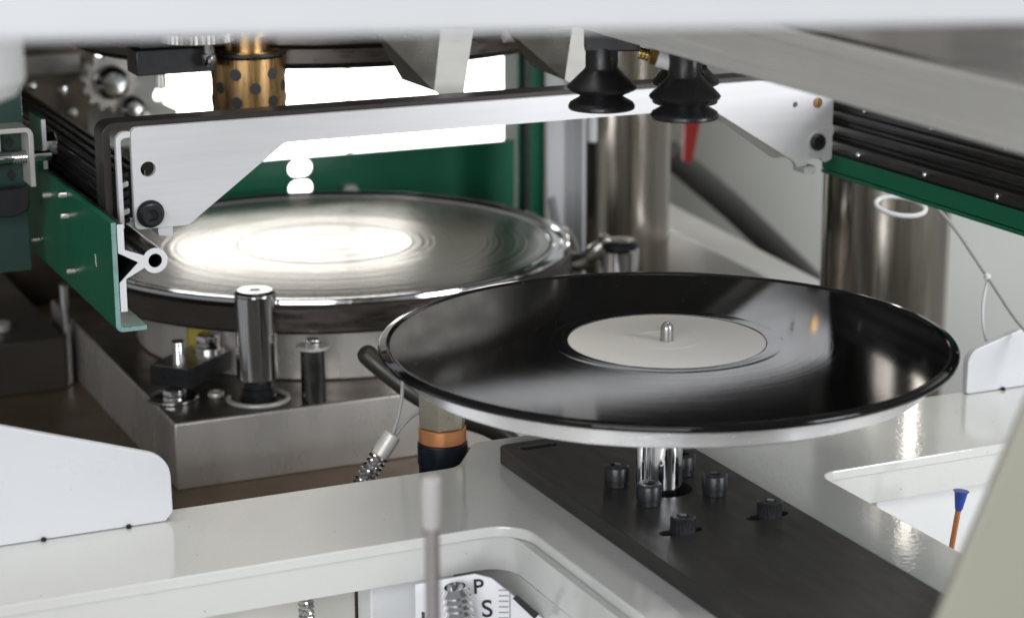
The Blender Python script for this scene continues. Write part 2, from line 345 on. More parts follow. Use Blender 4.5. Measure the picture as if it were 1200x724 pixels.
# ---- press: bolster, die, columns, upper platen
bo = thing('press_bolster', 'dark oily steel bed plate of the press below the round mould', 'press bed', (0, 560, -225))
mk('bed', B().box(-330, 394, 250, 900, -225, -120), DARKSTEEL, bo, bevel=2)
mk('lower_plate', B().box(-262, 394, 300, 860, -119.5, -77), BROWNSTEEL, bo, bevel=1.5)
die = thing('lower_die', 'rectangular steel die block carrying the round lower record mould', 'mould', (0, 530, -77))
mk('block', B().box(-170, 172, 345, 700, -77, -32), GROUND, die, bevel=1.2)
top = B().box(-168.5, 170.5, 346.5, 698, -32, -31.4); mk('block_top', top, DARKSTEEL, die)
mk('cooling_drum', B().lathe([(139, -31.3), (141, -30), (141, 11), (139, 12)], (0, 528, 0), seg=96), GROUND, die)
mk('mould_ring', B().lathe([(130, 12), (181, 12.5), (183, 14.5), (183, 30), (181.5, 32), (178, 32.2), (130, 32.2)], (0, 528, 0), seg=128), DARKRING, die)
mk('outer_step', B().lathe([(166.5, 33.9), (168.2, 34.5), (169.6, 34.5), (170.4, 33.9)], (0, 528, 0), seg=128, closed=True), CHROME, die)
mk('rim', B().lathe([(174.5, 32.3), (181, 32.3), (182, 33.3), (181.6, 35.4), (180, 36.2), (177, 36.2), (175.4, 34.8), (174.5, 33.4)], (0, 528, 0), seg=128), CHROME, die)
st = B().lathe([(0.1, 33.6), (63.8, 33.6), (64, 33.9), (64.6, 33.9), (64.8, 33.6), (166, 33.6), (168, 33.2), (174, 33.2), (174, 32.4)], (0, 528, 0), seg=128)
sto = mk('stamper', st, STAMPER, die)
for v in sto.data.vertices: v.co -= Vector((0, 528 - 530, 33 + 77)) * S
sto.location = Vector((0, 528 - 530, 33 + 77)) * S            # origin on the disc's own axis: its rings follow the radius

for (x, y, lab) in ((356, 322, 'polished steel press column nearest the black guide rail, behind the record'), (336, 706, 'polished steel press column farther back beside the pale grey angle post')):
    c = thing('press_column', lab, 'column', (x, y, -120), 'polished columns of the press')
    mk('shaft', B().lathe([(45, -119.5), (46, -118), (46, 238.6), (45, 239.7)], (x, y, 0), seg=64), COLUMN, c)
    mk('collar', B().lathe([(47, -119.3), (60, -119.3), (62, -117), (62, -98), (60, -96), (47, -96)], (x, y, 0), seg=64), DARKSTEEL, c)
up = thing('upper_platen', 'dark steel upper press platen with round upper mould above the lower die', 'press platen', (0, 530, 190))
mk('platen', B().box(-300, 300, 335, 740, 219, 239.6), PLATEN, up, bevel=2)
mk('crosshead', B().box(-440, 440, 262, 780, 240, 620), PLATEN, up, bevel=2)
mk('upper_mould', B().lathe([(60, 190), (178, 190), (183, 193), (183, 202), (180, 204), (176, 204.3), (176, 218.5)], (0, 528, 0), seg=128), DARKRING, up)
mk('mould_face', B().lathe([(0.1, 189.6), (172, 189.6), (174, 188.6), (177, 188.6), (178, 189.8)], (0, 528, 0), seg=128), DARKRING, up)
bu = mk('guide_bush', B().lathe([(16, 161), (22, 161), (23.5, 162.5), (23.5, 199), (22.5, 200.3), (16, 200.3)], (-105, 369, 0), seg=64, closed=True), BRASS, up)
camdir = math.atan2(-937 - 369, -515 + 105)
for row, zz in enumerate((172.2, 181, 189.8)):
    for k in range(6):
        a = camdir + R_(10 + (0 if row == 1 else 30) + 60 * k); cx, cy = math.cos(a), math.sin(a)
        mk('graphite_plug', B().cyl((-105 + cx * 22.75, 369 + cy * 22.75, zz), 3.8, 1.0, (cx, cy, 0), 16, 0.1), GRAPHITE, bu)
mk('bush_neck', B().lathe([(14, 200.6), (20, 200.6), (20, 203), (14.6, 203.2), (14.6, 213), (20, 213.5), (20, 218.8)], (-105, 369, 0), seg=48), BRASS, up)
mk('retaining_ring', B().lathe([(20.2, 200.8), (25, 200.8), (25, 202.6), (20.2, 202.6)], (-105, 369, 0), seg=48, closed=True), BLACKPLASTIC, up)
mk('knurled_collar', B().loft([[(-143 + (24 if k % 2 else 23.2) * math.cos(2 * math.pi * k / 96), 352 + (24 if k % 2 else 23.2) * math.sin(2 * math.pi * k / 96), z) for k in range(96)] for z in (213, 218.9)]), INOXSHEET, up)

# ================================================================ arm, stand and record
arm = thing('support_arm', 'black oxide steel arm plate bolted across the pale grey frame', 'arm', (0, -100, 0))
holes = [circle2(0, 0, 14.5, 32), slot2(-23.0, -59.8, 8.5, 3.5, 0), slot2(27.4, -58.8, 8.5, 3.5, 0), slot2(-30, 92, 8, 3.3, 0), slot2(-20.8, 15, 0.5, 4.2, 0), slot2(-18.8, -18, 0.5, 4.2, 0)]
mk('plate', B().prism('z', fillet([(-50.5, -335, 0), (47.5, -335, 0), (47.5, 103, 5), (-50.5, 103, 5)], 4), 0.4, 10, holes), BLACKPLATE, arm, bevel=0.7)
for (x, y) in ((-20.8, 15), (-18.8, -18), (19.5, -19), (20, 16)):
    cap_screw(arm, (x, y, 13.2), (0, 0, 1), 6.7, 8.2, knurl=False)
    mk('spacer', B().lathe([(5.9, 10), (6.2, 10.3), (6.2, 13.2), (5.9, 13.2)], (x, y, 0), seg=24), BLACKSCREW, arm)
for (x, y) in ((-21.9, -59.8), (29, -58.8)):
    cap_screw(arm, (x, y, 8.6), (0, 0, 1), 6.5, 9.2)
rs = thing('record_stand', 'aluminium turntable platter on a polished steel post carrying the record', 'record stand', (0, 0, 10))
mk('platter', B().lathe([(10, 77.2), (136.2, 77.2), (137, 78), (137, 87), (136, 88), (10, 88)], seg=160), ALUTURN, rs)
mk('hub', B().lathe([(9.4, 68), (22, 68), (24, 70), (24, 77)], seg=48), CHROME, rs)
post = []
for z, flat in ((2, 0), (52, 0), (52.3, 1), (76.5, 1)):
    lp = []
    for k in range(48):
        a = 2 * math.pi * k / 48; x, y = 9.3 * math.cos(a), 9.3 * math.sin(a)
        n_ = Vector((math.cos(camdir - 0.5), math.sin(camdir - 0.5)))
        if flat:
            dd = x * n_.x + y * n_.y
            if dd > 6.4: x -= n_.x * (dd - 6.4); y -= n_.y * (dd - 6.4)
        lp.append((x, y, z))
    post.append(lp)
mk('post', B().loft(post), CHROME, rs, ang=25)
mk('guide_rod', B().cyl((-11.5, 3.5, 4), 3.2, 53, ch=0.8), CHROME, rs)
mk('spindle', B().lathe([(3.3, 88.2), (3.4, 97.2), (3.25, 98.4), (2.8, 99.5), (2.0, 100.4), (1.0, 100.85), (0.1, 101)], seg=32), SPIN, rs, ang=60)
rec = thing('vinyl_record', 'glossy black vinyl record with blank grey label on the aluminium platter', 'record', (0, 0, 88.3))
mk('disc', B().lathe([(51.5, 88.4), (147.5, 88.4), (149.2, 88.7), (149.7, 89.5), (149.65, 90.7), (149.2, 91.25), (148.8, 91.5), (148.6, 91.54), (145.8, 92.06), (145.5, 92.1), (144.9, 91.9), (144.0, 91.2), (143.4, 91.12), (142.9, 91.1), (61.2, 91.1), (60.9, 91.09), (60.5, 91.09), (60.2, 91.1), (56.2, 91.1), (55.9, 91.092), (55.5, 91.092), (55.2, 91.1), (52.4, 91.1), (51.8, 91.0), (51.6, 90.6)], seg=256, closed=True), VINYL, rec, ang=40)
lb = mk('label', B().lathe([(3.6, 89), (3.6, 91.2), (50.8, 91.2), (51.3, 91.0), (51.3, 89)], seg=160, closed=True), LABEL, rec)
mk('pressed_ring', B().lathe([(16.4, 91.22), (16.6, 91.34), (17.0, 91.34), (17.2, 91.22)], seg=96, closed=True), LABEL, lb)

# ---- guards on the frame
g = thing('guard_plate', 'white guard plate with rounded end standing on the frame at lower left', 'guard plate', (-330, 90, 0), 'white guard plates on the frame')
mk('sheet', B().prism('y', fillet([(-560, 0.3, 0), (-246, 0.3, 0), (-242, 5, 3), (-242.5, 35, 15), (-560, 140, 0)], 8), 88, 93), WHITE, g, bevel=0.7)
for x in (-310, -266): mk('weld_spot', B().lathe([(1.3, 0.2), (1.5, 1), (0.9, 1.9), (0.1, 2.1)], (x, 86.9, 0), seg=12), NAVY, g)
g = thing('guard_plate', 'white guard plate with rounded end standing on the frame at the right edge', 'guard plate', (330, 103, 0), 'white guard plates on the frame')
mk('sheet', B().prism('y', fillet([(266, 0.3, 2), (560, 0.3, 0), (560, 104, 0), (300, 36, 14), (266, 27, 10)], 8), 98, 103), WHITE, g, bevel=0.7)
mk('weld_spot', B().lathe([(1.3, 0.2), (1.5, 1), (0.9, 1.9), (0.1, 2.1)], (293, 96.6, 0), seg=12), NAVY, g)

# ================================================================ gantry and rails
ga = thing('gantry', 'brushed aluminium crossbar with triangular end brackets spanning the press', 'crossbar', (0, 225, 120), None)
zt = 184
front = fillet([(-221, 126, 3), (-190, 126, 2), (-131, 169, 8), (150, 169, 8), (213, 130, 2), (215, 126.5, 0), (222, 126.5, 0), (224, 130.5, 1), (233, 130.5, 1), (236, 127.5, 2), (241.5, 129.5, 2), (241.5, 145, 0), (242.6, 147, 0), (241.2, 152, 0), (241.5, zt, 1), (-221, zt, 4)], 5)
fp = mk('front_plate', B().prism('y', front, 221, 225, [circle2(-212, 160, 4.4, 24), circle2(212.6, 167, 1.9, 16)]), ALU, ga, bevel=0.5)
mk('back_plate', B().prism('y', fillet([(-120, 172, 4), (150, 172, 6), (213, 128, 2), (241, 128, 2), (241, 181, 0), (-120, 181, 0)], 4), 246, 249), GALV, ga, bevel=0.4)
mk('cover', B().prism('y', fillet([(-236, 126, 0), (-236, zt + 2.5, 7), (243, zt + 2.5, 1), (243, zt - 0.5, 0), (-231.5, zt - 0.5, 3), (-231.5, 126, 0)], 5), 226.5, 245), COVER, ga, bevel=0.4)
flange = [(-229.5, 127), (-226.8, 127), (-226.8, 176)] + [(-223.9 - 2.9 * math.cos(t), 176 + 2.4 * math.sin(t)) for t in (0.5, 1.0, 1.57)] + [(-221.2, 178.6), (-221.2, 181.8)] + [(-224 - 5.5 * math.cos(t), 176.5 + 5.4 * math.sin(t)) for t in (1.45, 1.0, 0.5, 0.1)]
mk('end_flange', B().prism('y', flange, 221.4, 226), ALU, ga, bevel=0.3)
for i in range(6):
    z0 = 128 + i * 5.2
    mk('belt_clip', B().prism('y', fillet([(-226.2, z0, 0.4), (-222.2, z0 + 1.5, 0.4), (-222.2, z0 + 4.2, 0.4), (-226.2, z0 + 3.2, 0.4)], 2), 227, 232), WHITEB if i in (1, 4) else BLACKPLASTIC, ga)
cap_screw(ga, (-212, 221, 134.4), (0, -1, 0), 6.6, 5.2, knurl=False)
mk('washer', B().lathe([(4, 0), (8.0, 0), (8.0, 1.0), (4, 1.0)], (-212, 221, 134.4), (0, -1, 0), 32, closed=True), BLACKSCREW, ga)
cap_screw(ga, (229.6, 221, 141.5), (0, -1, 0), 5.4, 3.5, knurl=False)
mk('washer', B().lathe([(4, 0), (6.4, 0), (6.4, 0.9), (4, 0.9)], (229.6, 221, 141.5), (0, -1, 0), 32, closed=True), GALV, ga)
mk('dowel_pin', B().cyl((229.3, 221.2, 167.2), 3.4, 0.9, (0, -1, 0), 24, 0.3), BRASS, ga)
for x in (-204, 225): mk('roller_hook', B().prism('y', fillet([(x - 3.5, 121, 1.2), (x + 5, 120, 1.2), (x + 5, 125.6, 0), (x - 3.5, 125.6, 0)], 3), 222, 236), ALU, ga, bevel=0.3)

def y_profile(sx):
    """cross-section (x, z) of the extruded rail: web, two arms and a tube; sx mirrors it"""
    cx, cz = -220, 116
    o = [(-240.5, 138), (-236.8, 138), (-236.8, 123.6)]
    a0 = math.atan2(3.4, -6.1); a1 = math.atan2(-3.4, -6.1)
    o += [(cx + 7 * math.cos(a0 - (a0 - a1) * 0), cz + 7 * math.sin(a0))]
    n = 28
    for k in range(1, n): 
        t = a0 - (2 * math.pi - (2 * math.pi - (a0 - a1))) * 0 - k / n * (a0 - a1)
        o.append((cx + 7 * math.cos(t), cz + 7 * math.sin(t)))
    o += [(cx + 7 * math.cos(a1), cz + 7 * math.sin(a1)), (-236.8, 107.2), (-236.8, 89), (-240.5, 89), (-240.5, 105.2), (-229.5, 115.9), (-240.5, 122.2)]
    return [(sx * x, z) for x, z in o]
lr = thing('guide_rail', 'green guide rail on the left with black extrusion and silver Y-shaped cut end', 'guide rail', (-242, 400, 78), 'guide rails of the gantry')
gp = mk('mounting_plate', B().prism('y', fillet([(-244, 77.6, 4), (-226.5, 77.6, 0), (-226.5, 80.4, 0), (-241, 80.4, 2), (-241, 139.5, 0), (-244, 139.5, 0)], 4), 184, 760), GREEN, lr, bevel=0.3)
mk('cut_edge', B().prism('y', fillet([(-243.8, 77.8, 4), (-226.7, 77.8, 0), (-226.7, 80.2, 0), (-241.2, 80.2, 2), (-241.2, 139.3, 0), (-243.8, 139.3, 0)], 4), 183.4, 183.95), TEALEDGE, lr)
ex = mk('extrusion', B().prism('y', y_profile(1), 185, 760, [circle2(-220, 116, 3.9, 24)]), BLACKANO, lr, bevel=0.2)
mk('cut_end', B().prism('y', y_profile(1), 184.3, 184.95, [circle2(-220, 116, 3.9, 24)]), WHITEB, ex)
for (y, z) in ((284, 124), (276, 92.5), (330, 128), (371, 92), (440, 110), (286.8, 136)):
    mk('stud', B().lathe([(1.6, 0), (1.6, 4.4), (1.2, 5.0), (0.1, 5.0)], (-244.1, y, z), (-1, 0, 0), 12), GROUND, lr)
mk('hole_plug', B().cyl((-244.05, 360, 118), 2.0, 0.3, (-1, 0, 0), 12, 0.05), GRAPHITE, lr)
mk('paint_chip', B().prism('x', [(221, 107), (223, 109), (223.4, 114), (221.6, 112), (222.0, 109.5)], -244.3, -244.02), ALU, lr)
bh = thing('belt_housing', 'black ribbed belt housing running back behind the left end of the gantry', 'belt housing', (-226, 500, 139))
mk('body', B().box(-229, -203, 262, 760, 124, 152), BLACKANO, bh, bevel=1)
for i, z in enumerate((128, 133.5, 139, 144.5)): mk('rib', B().box(-230.6, -229.1, 262, 760, z, z + 2.6), BLACKANO, bh, bevel=0.4)
for i, x in enumerate((-225.5, -219, -212.5, -206)): mk('rib', B().box(x - 1.6, x + 1.6, 262, 760, 152.1, 154), BLACKANO, bh, bevel=0.4)

rr_ = thing('guide_rail', 'long black guide rail with green lower strip running to the right edge', 'guide rail', (250, 100, 118), 'guide rails of the gantry')
mk('mounting_plate', B().prism('y', fillet([(262, 117, 3), (246, 117, 0), (246, 119.4, 0), (259, 119.4, 2), (259, 172, 0), (262, 172, 0)], 3), -420, 240), GREEN, rr_, bevel=0.3)
mk('green_strip', B().box(246.4, 258.8, -420, 240, 120, 131), GREEN, rr_, bevel=0.4)
rx = mk('extrusion', B().prism('y', [(258.8, 131.3), (247, 131.3), (245.5, 133), (245.5, 140), (249, 141.5), (249, 144), (245.5, 145.5), (245.5, 151), (248, 152), (248, 154), (245.5, 155.5), (245.5, 160), (248.5, 161), (248.5, 167), (246, 169), (246, 172), (258.8, 172)], -420, 240), BLACKANO, rr_, bevel=0.3)
for y in (123.5, 51.4, -21, -93, 195.5): mk('rail_screw', B().lathe([(1.9, 0), (1.9, 0.7), (1.2, 1.5), (0.1, 1.7)], (245.4, y, 136), (-1, 0, 0), 14), CHROME, rr_)
for y in (194.6, 122.2, 49.9, -22): mk('rail_screw', B().lathe([(1.7, 0), (1.7, 0.7), (1.0, 1.3), (0.1, 1.5)], (248.4, y, 164), (-1, 0, 0), 14), CHROME, rr_)

# ---- lug with bolt on the left rail
lg = thing('rail_bracket', 'dark green bracket with threaded rod and hex bolt at the far left', 'bracket', (-262, 335, 140))
mk('lug', B().prism('y', fillet([(-247.5, 139.8, 0), (-241.5, 139.8, 0), (-241.5, 172, 1.5), (-244.3, 172, 1.5), (-244.3, 146, 0), (-247.5, 146, 0)], 3), 346, 380), GREEN, lg, bevel=0.5)
mk('lug_edge', B().box(-244.2, -241.6, 345.2, 345.95, 141, 171.4), ALU, lg)
mk('angle', B().prism('y', fillet([(-300, 172, 0), (-255, 172, 5), (-255, 136, 0), (-258, 136, 0), (-258, 169, 2), (-300, 169, 0)], 4), 318, 340), GALV, lg, bevel=0.4)
mk('backing', B().box(-320, -256, 341, 345, 80, 200), DARKGREEN, lg, bevel=0.5)
for z in (140, 160): mk('diamond_mark', B().prism('y', [(-268, z), (-265, z - 4), (-262, z), (-265, z + 4)], 340.5, 340.9), INK, lg)
mk('inner_plate', B().box(-310, -271, 336, 340.6, 150, 168), GALV, lg, bevel=0.4)
mk('threaded_rod', B().lathe([(3.6 + (0.3 if k % 2 else 0), k * 0.8) for k in range(14)] + [(4.2, 11.6), (4.2, 60)], (-255.5, 329, 152.5), (-1, 0, 0), 20), CHROME, lg)
mk('rod_end', B().cyl((-254.8, 329, 152.5), 3.4, 12, (1, 0, 0), 16), CHROME, lg)
hex_bolt(lg, (-241.3, 356, 153), (1, 0, 0), 15, 7.5)
mk('lower_panel', B().prism('y', fillet([(-330, 118, 0), (-268, 118, 0), (-258.5, 122, 5), (-258.5, 135, 0), (-330, 135, 0)], 4), 322, 332), BLACKPLASTIC, lg, bevel=0.8)

# ================================================================ transfer beam and suction gripper
tb = thing('transfer_beam', 'grey sheet steel transfer beam with polished top crossing the upper right', 'beam', (0, -150, 248))
sect = fillet([(-40, 248, 0), (-38, 248, 0), (-38, 270.5, 1.5), (118, 270.5, 1.5), (118, 248, 0), (120, 248, 0), (120, 272.5, 3), (-40, 272.5, 3)], 4)
mk('channel', B().prism('y', sect, -480, 30), BEAMSTEEL, tb, bevel=0.25)
mk('polished_top', B().box(-38.8, 118.8, -479, 29, 272.7, 274.2), INOX, tb, bevel=0.5)
tb.location.z = 0.250; tb.rotation_euler.x = 0.0122                  # the beam sags slightly towards the front
gr = thing('suction_gripper', 'black three-cup bellows suction gripper hanging under the steel beam', 'suction gripper', (0, 12, 208))
cups = ((-24.8, 28), (-0.5, -15.5), (23, 26.5))
bell = [(r_, z_ + 2.5) for r_, z_ in [(3.5, 239), (8.4, 239), (8.4, 228.6), (9.2, 227.4), (10.2, 226.4), (17.3, 219.4), (17.9, 218.4), (17.4, 217.3), (11.4, 214.6), (11.0, 214.0), (11.4, 213.4), (16.2, 210.6), (17.1, 209.0), (17.0, 207.6), (16.4, 207.2), (12, 209), (3.5, 212)]]
cup0 = None
for (x, y) in cups:
    if cup0 is None: cup0 = mk('suction_cup', B().lathe(bell, (x, y, 0), seg=64, closed=True), RUBBER, gr, ang=50)
    else: copy_part(cup0, gr, (x - cups[0][0], y - cups[0][1], 0))
for (x, y) in cups[1:]: mk('stem', B().cyl((x, y, 241.7), 8.2, 8.4, seg=24), BLACKPLASTIC, gr)
bl = B().box(-9, 19, -8, 8, 240, 250).turn(R_(-24.5), (0, 0, 0))
for v in bl.bm.verts: v.co += Vector((-24.8, 28, 0))
mk('holder_block', bl, BLACKPLASTIC, gr, bevel=0.8)
mk('holder_plate', B().prism('z', fillet([(-36, 24, 4), (-4, -28, 5), (10, -26, 5), (36, 24, 5), (24, 40, 5), (-28, 42, 5)], 3), 250.3, 257), BLACKPLASTIC, gr, bevel=0.6)
mk('holder_riser', B().box(-14, 14, -4, 24, 257.3, 270.3), BLACKPLASTIC, gr, bevel=0.6)
d = Vector((0.85, -0.42, -0.27)).normalized(); p0 = Vector((-20, -3, 242.0))
ft = thing('air_fitting', 'small brass and white push-in air fitting between the suction cups', 'fitting', (0, 0, 240))
mk('brass_thread', B().lathe([(2.8 + (0.3 if k % 2 else 0), k * 0.9) for k in range(7)], p0, d, 16), GOLD, ft)
mk('brass_nut', B().lathe([(4, 5.6), (4.4, 6), (4.4, 9), (4, 9.4)], p0, d, 6), GOLD, ft)
mk('white_body', B().lathe([(4.2, 9.6), (4.6, 10.2), (4.6, 20), (4.0, 20.6), (4.0, 23)], p0, d, 24), WHITEB, ft)
mk('collet', B().lathe([(4.4, 23.2), (5.2, 23.8), (5.2, 25.6), (4.4, 26.2)], p0, d, 24), WHITEB, ft)
mk('elbow', B().cyl(tuple(p0 + d * 26.5), 3.2, 8, tuple(d), 20), RUBBER, ft)

# ================================================================ parts around the die
gpn = thing('guide_pin', 'chromed guide pin standing on the front of the die block', 'guide pin', (-105, 371, -32), 'guide pins on the die')
mk('shaft', B().lathe([(4, 42), (4, 44.6), (11.5, 44.6), (13.5, 43), (13.6, 42), (13.2, 41.5), (13.7, 41), (13.7, -15), (12.8, -16.5), (9.5, -16.8)], (-105, 371, 0), seg=48), CHROME, gpn)
mk('neck', B().lathe([(9.2, -17), (9.2, -22), (11, -22.5), (11, -27), (12, -27.5), (12, -31.3)], (-105, 371, 0), seg=40), BLACKSCREW, gpn)
mk('retaining_clip', B().tube([(-105 + 20 * math.cos(t), 371 + 20 * math.sin(t), -29.8) for t in [R_(150) + R_(250) * k / 30 for k in range(31)]], 1.7, 10), GALV, gpn)
gp2 = thing('guide_pin', 'short dark stop pin with chrome screw and washer behind the guide pin', 'stop pin', (-72, 354, -32), 'guide pins on the die')
mk('shaft', B().lathe([(8.2, -31.3), (8.2, 4.2), (7.4, 4.9)], (-72, 354, 0), seg=40), DARKCHROME, gp2)
mk('washer', B().lathe([(3, 5.1), (10.6, 5.1), (11, 5.6), (11, 6.8), (10.5, 7.2), (3, 7.2)], (-72, 354, 0), seg=40, closed=True), GALV, gp2)
hex_bolt(gp2, (-72, 354, 7.3), (0, 0, 1), 9, 4.4)
cl = thing('toe_clamp', 'black toe clamp with stud and hex bolt beside the guide pin', 'clamp', (-140, 430, -32))
bk = fillet([(-167, 414, 1), (-147, 390, 1), (-106, 426, 2), (-127, 450, 2)], 3)
mk('toe', B().prism('z', bk, -24, -10.5), BLACKSCREW, cl, bevel=0.8)
mk('toe_face', B().prism('z', fillet([(-166, 414, 1), (-147, 391, 1), (-107, 426, 2), (-127, 449, 2)], 3), -10.4, -10.0), INOXSHEET, cl)
mk('stud', B().lathe([(3.8 + (0.35 if k % 2 else 0), -31 + k * 1.1) for k in range(34)], (-148, 409, 0), seg=20), CHROME, cl)
mk('washer', B().lathe([(5, -31.2), (16.5, -31.2), (17, -30.6), (17, -29), (16.2, -28.4), (5, -28.4)], (-156, 397, 0), seg=40, closed=True), CHROME, cl)
mk('nut', B().lathe([(6.5, -28.2), (6.9, -27.5), (6.9, -24.6), (6.2, -24.1)], (-156, 397, 0), seg=6), CHROME, cl, bevel=0.3)
mk('bolt_washer', B().lathe([(3, -9.8), (11, -9.8), (11, -8), (3, -8)], (-120, 433, 0), seg=32, closed=True), CHROME, cl)
hex_bolt(cl, (-120, 433, -7.8), (0, 0, 1), 15, 9)
sc2 = thing('die_screw', 'small socket screw head sunk in the die block left of the guide pin', 'screw', (-118, 402, -32))
cap_screw(sc2, (-128, 392, -31.3), (0, 0, 1), 5.5, 3.5, knurl=False, name='screw_head', mat=GROUND)
tp = mk('yellow_tape', B().lathe([(141.2, -26), (141.5, -25.5), (141.5, 9), (141.2, 9.5)], (0, 528, 0), seg=256), PLATE_Y, loc=(-150, 440, -24), label='strip of yellow tape stuck on the drum under the mould', cat='tape')
bmt = bmesh.new(); bmt.from_mesh(tp.data)
kill = [f for f in bmt.faces if len(f.verts) > 4 or not (R_(-153) < math.atan2(f.calc_center_median().y * 1000 + 440 - 528, f.calc_center_median().x * 1000 - 150) < R_(-145))]
bmesh.ops.delete(bmt, geom=kill, context='FACES'); bmesh.ops.solidify(bmt, geom=bmt.faces[:], thickness=0.0002); bmt.to_mesh(tp.data); bmt.free()
# left of the die
sb = thing('spacer_block', 'oily steel spacer block on the press bed left of the die', 'steel block', (-230, 690, -77))
mk('block', B().box(-260, -182, 600, 855, -76.8, -36), PIT, sb, bevel=1.5)
mk('dowel', B().cyl((-222, 640, -36), 8, 6, seg=24), GROUND, sb)
mk('locating_pin', B().cyl((-178, 612, -76.7), 3.4, 78, seg=20), CHROME, loc=(-178, 612, -77), label='thin vertical chrome pin at the left of the die', cat='pin')
# behind right of the mould
kn = thing('clamp_knob', 'chrome clamp knob with dark cap behind the record rim', 'knob', (226, 489, -32))
mk('body', B().lathe([(15, -76), (15, 14), (14, 15.5)], (226, 489, 0), seg=40), CHROME, kn)
mk('cap', B().lathe([(13, 15.7), (14.6, 16.2), (14.6, 20), (12, 22), (4, 22.6)], (226, 489, 0), seg=40), BLACKSCREW, kn)
sw = thing('swivel_clamp', 'shiny cast swivel clamp with ball arm beside the mould rim', 'clamp', (206, 500, -32))
mk('ring', B().tube([(194 + 16 * math.cos(t), 540, 2 + 18 * math.sin(t)) for t in [2 * math.pi * k / 24 for k in range(24)]], 6.5, 10, closed=True), INOXSHEET, sw)
mk('ball_arm', B().tube(spline([(196, 515, 2), (203, 505, 4), (208, 497, 12), (214, 492, 20), (217, 490, 25)], 6), lambda t: 6.5 - 2.6 * t + 1.6 * abs(math.sin(t * 9)), 12), INOXSHEET, sw)
mk('foot', B().box(186, 222, 492, 560, -76.5, -16), DARKSTEEL, sw, bevel=3)

# ---- green back frame, angle post
gb = thing('green_back_plate', 'green enamelled plate with two oblong holes behind the mould', 'plate', (60, 740, -77))
mk('sheet', B().prism('y', [(-60, -76.5), (252, -76.5), (252, 57), (-60, 57)], 740, 745, [slot2(54.5, 48, 4, 7, 0), slot2(54.5, 31, 4, 7, 0)]), GREEN, gb, bevel=0.6)
mk('hex_nut', B().lathe([(9, 0), (9, 7), (7, 8)], (96, 739.8, 24), (0, -1, 0), 6), GALV, gb, bevel=0.5)
gpst = thing('green_post', 'dark green steel post right of the green back plate', 'post', (267, 745, -77))
mk('box', B().box(254, 280, 735, 770, -76.5, 239.5), GREEN, gpst, bevel=2)
mk('rib', B().box(257, 263, 731, 734.8, -76.5, 300), BLACKANO, gpst, bevel=1)
ap = thing('angle_post', 'pale grey angle post in front of the rear press column', 'post', (264, 655, -77))
mk('angle', B().prism('z', [(246, 664), (246, 661), (271, 661), (271, 644), (274, 644), (274, 664)], -76.5, 239.5), WHITEB, ap, bevel=0.5)
mk('strap', B().prism('y', [(247, 20), (252, 22), (270, -60), (264, -62)], 658.5, 660.8), CABLE, ap)
mk('dowel', B().cyl((283, 650, 68), 4, 60, seg=20), WHITEB, ap)
wb = thing('side_beam', 'white painted frame member running back beside the press bed', 'beam', (415, 640, -77))
mk('beam', B().prism('z', [(384, 470), (420, 470), (462, 840), (415, 840)], -119.5, -36), BRIGHTW, wb, bevel=1.5)
sd = thing('diagonal_cylinder', 'dark diagonal tube behind the white frame member', 'cylinder', (590, 900, -220))
mk('cylinder', B().tube([(520, 950, -10), (600, 950, -76), (702, 950, -170), (762, 950, -224.5)], 14, 20), DARKGREY, sd)  # plain dark grey tube sloping down to the right
rt = mk('red_tab', B().prism('y', fillet([(453, 12, 2), (462, 10, 2), (471, 52, 2), (454, 52, 2)], 3), 796, 801), RED, loc=(456, 798, 0), bevel=0.8, label='small red plastic tab right of the rear column', cat='tab')
mk('tab_bar', B().prism('y', [(430, 52.2), (640, 40), (640, 60), (430, 70)], 796, 801), GALV, loc=(500, 798, 55), bevel=0.8, label='grey bar from which the red tab hangs behind the gantry', cat='bar')

sdc = thing('side_cabinet', 'pale grey side cabinet panel to the right of the front press column', 'cabinet', (600, 430, -225))
mk('panel', B().box(470, 900, 425, 429, -224.5, 330), WALL, sdc, bevel=1)
# ---- left machinery in the background
lm = thing('rear_cabinet', 'dark steel cabinet with light strip behind the left guide rail', 'cabinet', (-200, 900, -225))
mk('body', B().box(-420, -80, 880, 1000, -224, 420), DARKSTEEL, lm, bevel=3)
mk('light_strip', B().box(-300, -96, 874, 879.5, 121, 137), GALV, lm, bevel=1)
for (x, z) in ((-112, 106), (-138, 112), (-104, 86), (-128, 84)): mk('rivet', B().lathe([(5, 0), (4, 2.5), (0.1, 3.5)], (x, 879.8, z), (0, -1, 0), 16), CHROME, lm)
ge = thing('toothed_wheel', 'shiny toothed wheel at the end of the dark cabinet', 'gear', (-82, 820, 120))
gl = []
for z in (0, 12):
    gl.append([(-88 + (25 if (k // 2) % 2 else 21) * math.cos(2 * math.pi * k / 56), 800 + z, 122 + (25 if (k // 2) % 2 else 21) * math.sin(2 * math.pi * k / 56)) for k in range(56)])
mk('wheel', B().loft(gl), GROUND, ge, bevel=0.6)
mk('hub', B().lathe([(15, 0), (14, 5), (9, 9), (0.1, 9.8)], (-88, 799.8, 122), (0, -1, 0), 32), CHROME, ge)
mk('lower_boss', B().lathe([(11, 0), (10, 6), (6, 9), (0.1, 9.6)], (-72, 799.6, 100), (0, -1, 0), 32), CHROME, ge)
mk('cast_lobe', B().lathe([(17, 0), (16, 8), (10, 13), (0.1, 14)], (-66, 812.4, 88), (0, -1, 0), 32), GROUND, ge)
mk('shaft', B().cyl((-88, 812.2, 122), 8, 67, (0, 1, 0), 24), GROUND, ge)
mg = thing('machine_guard', 'pale grey bent sheet guard beside the toothed wheel', 'guard', (-66, 850, 90))
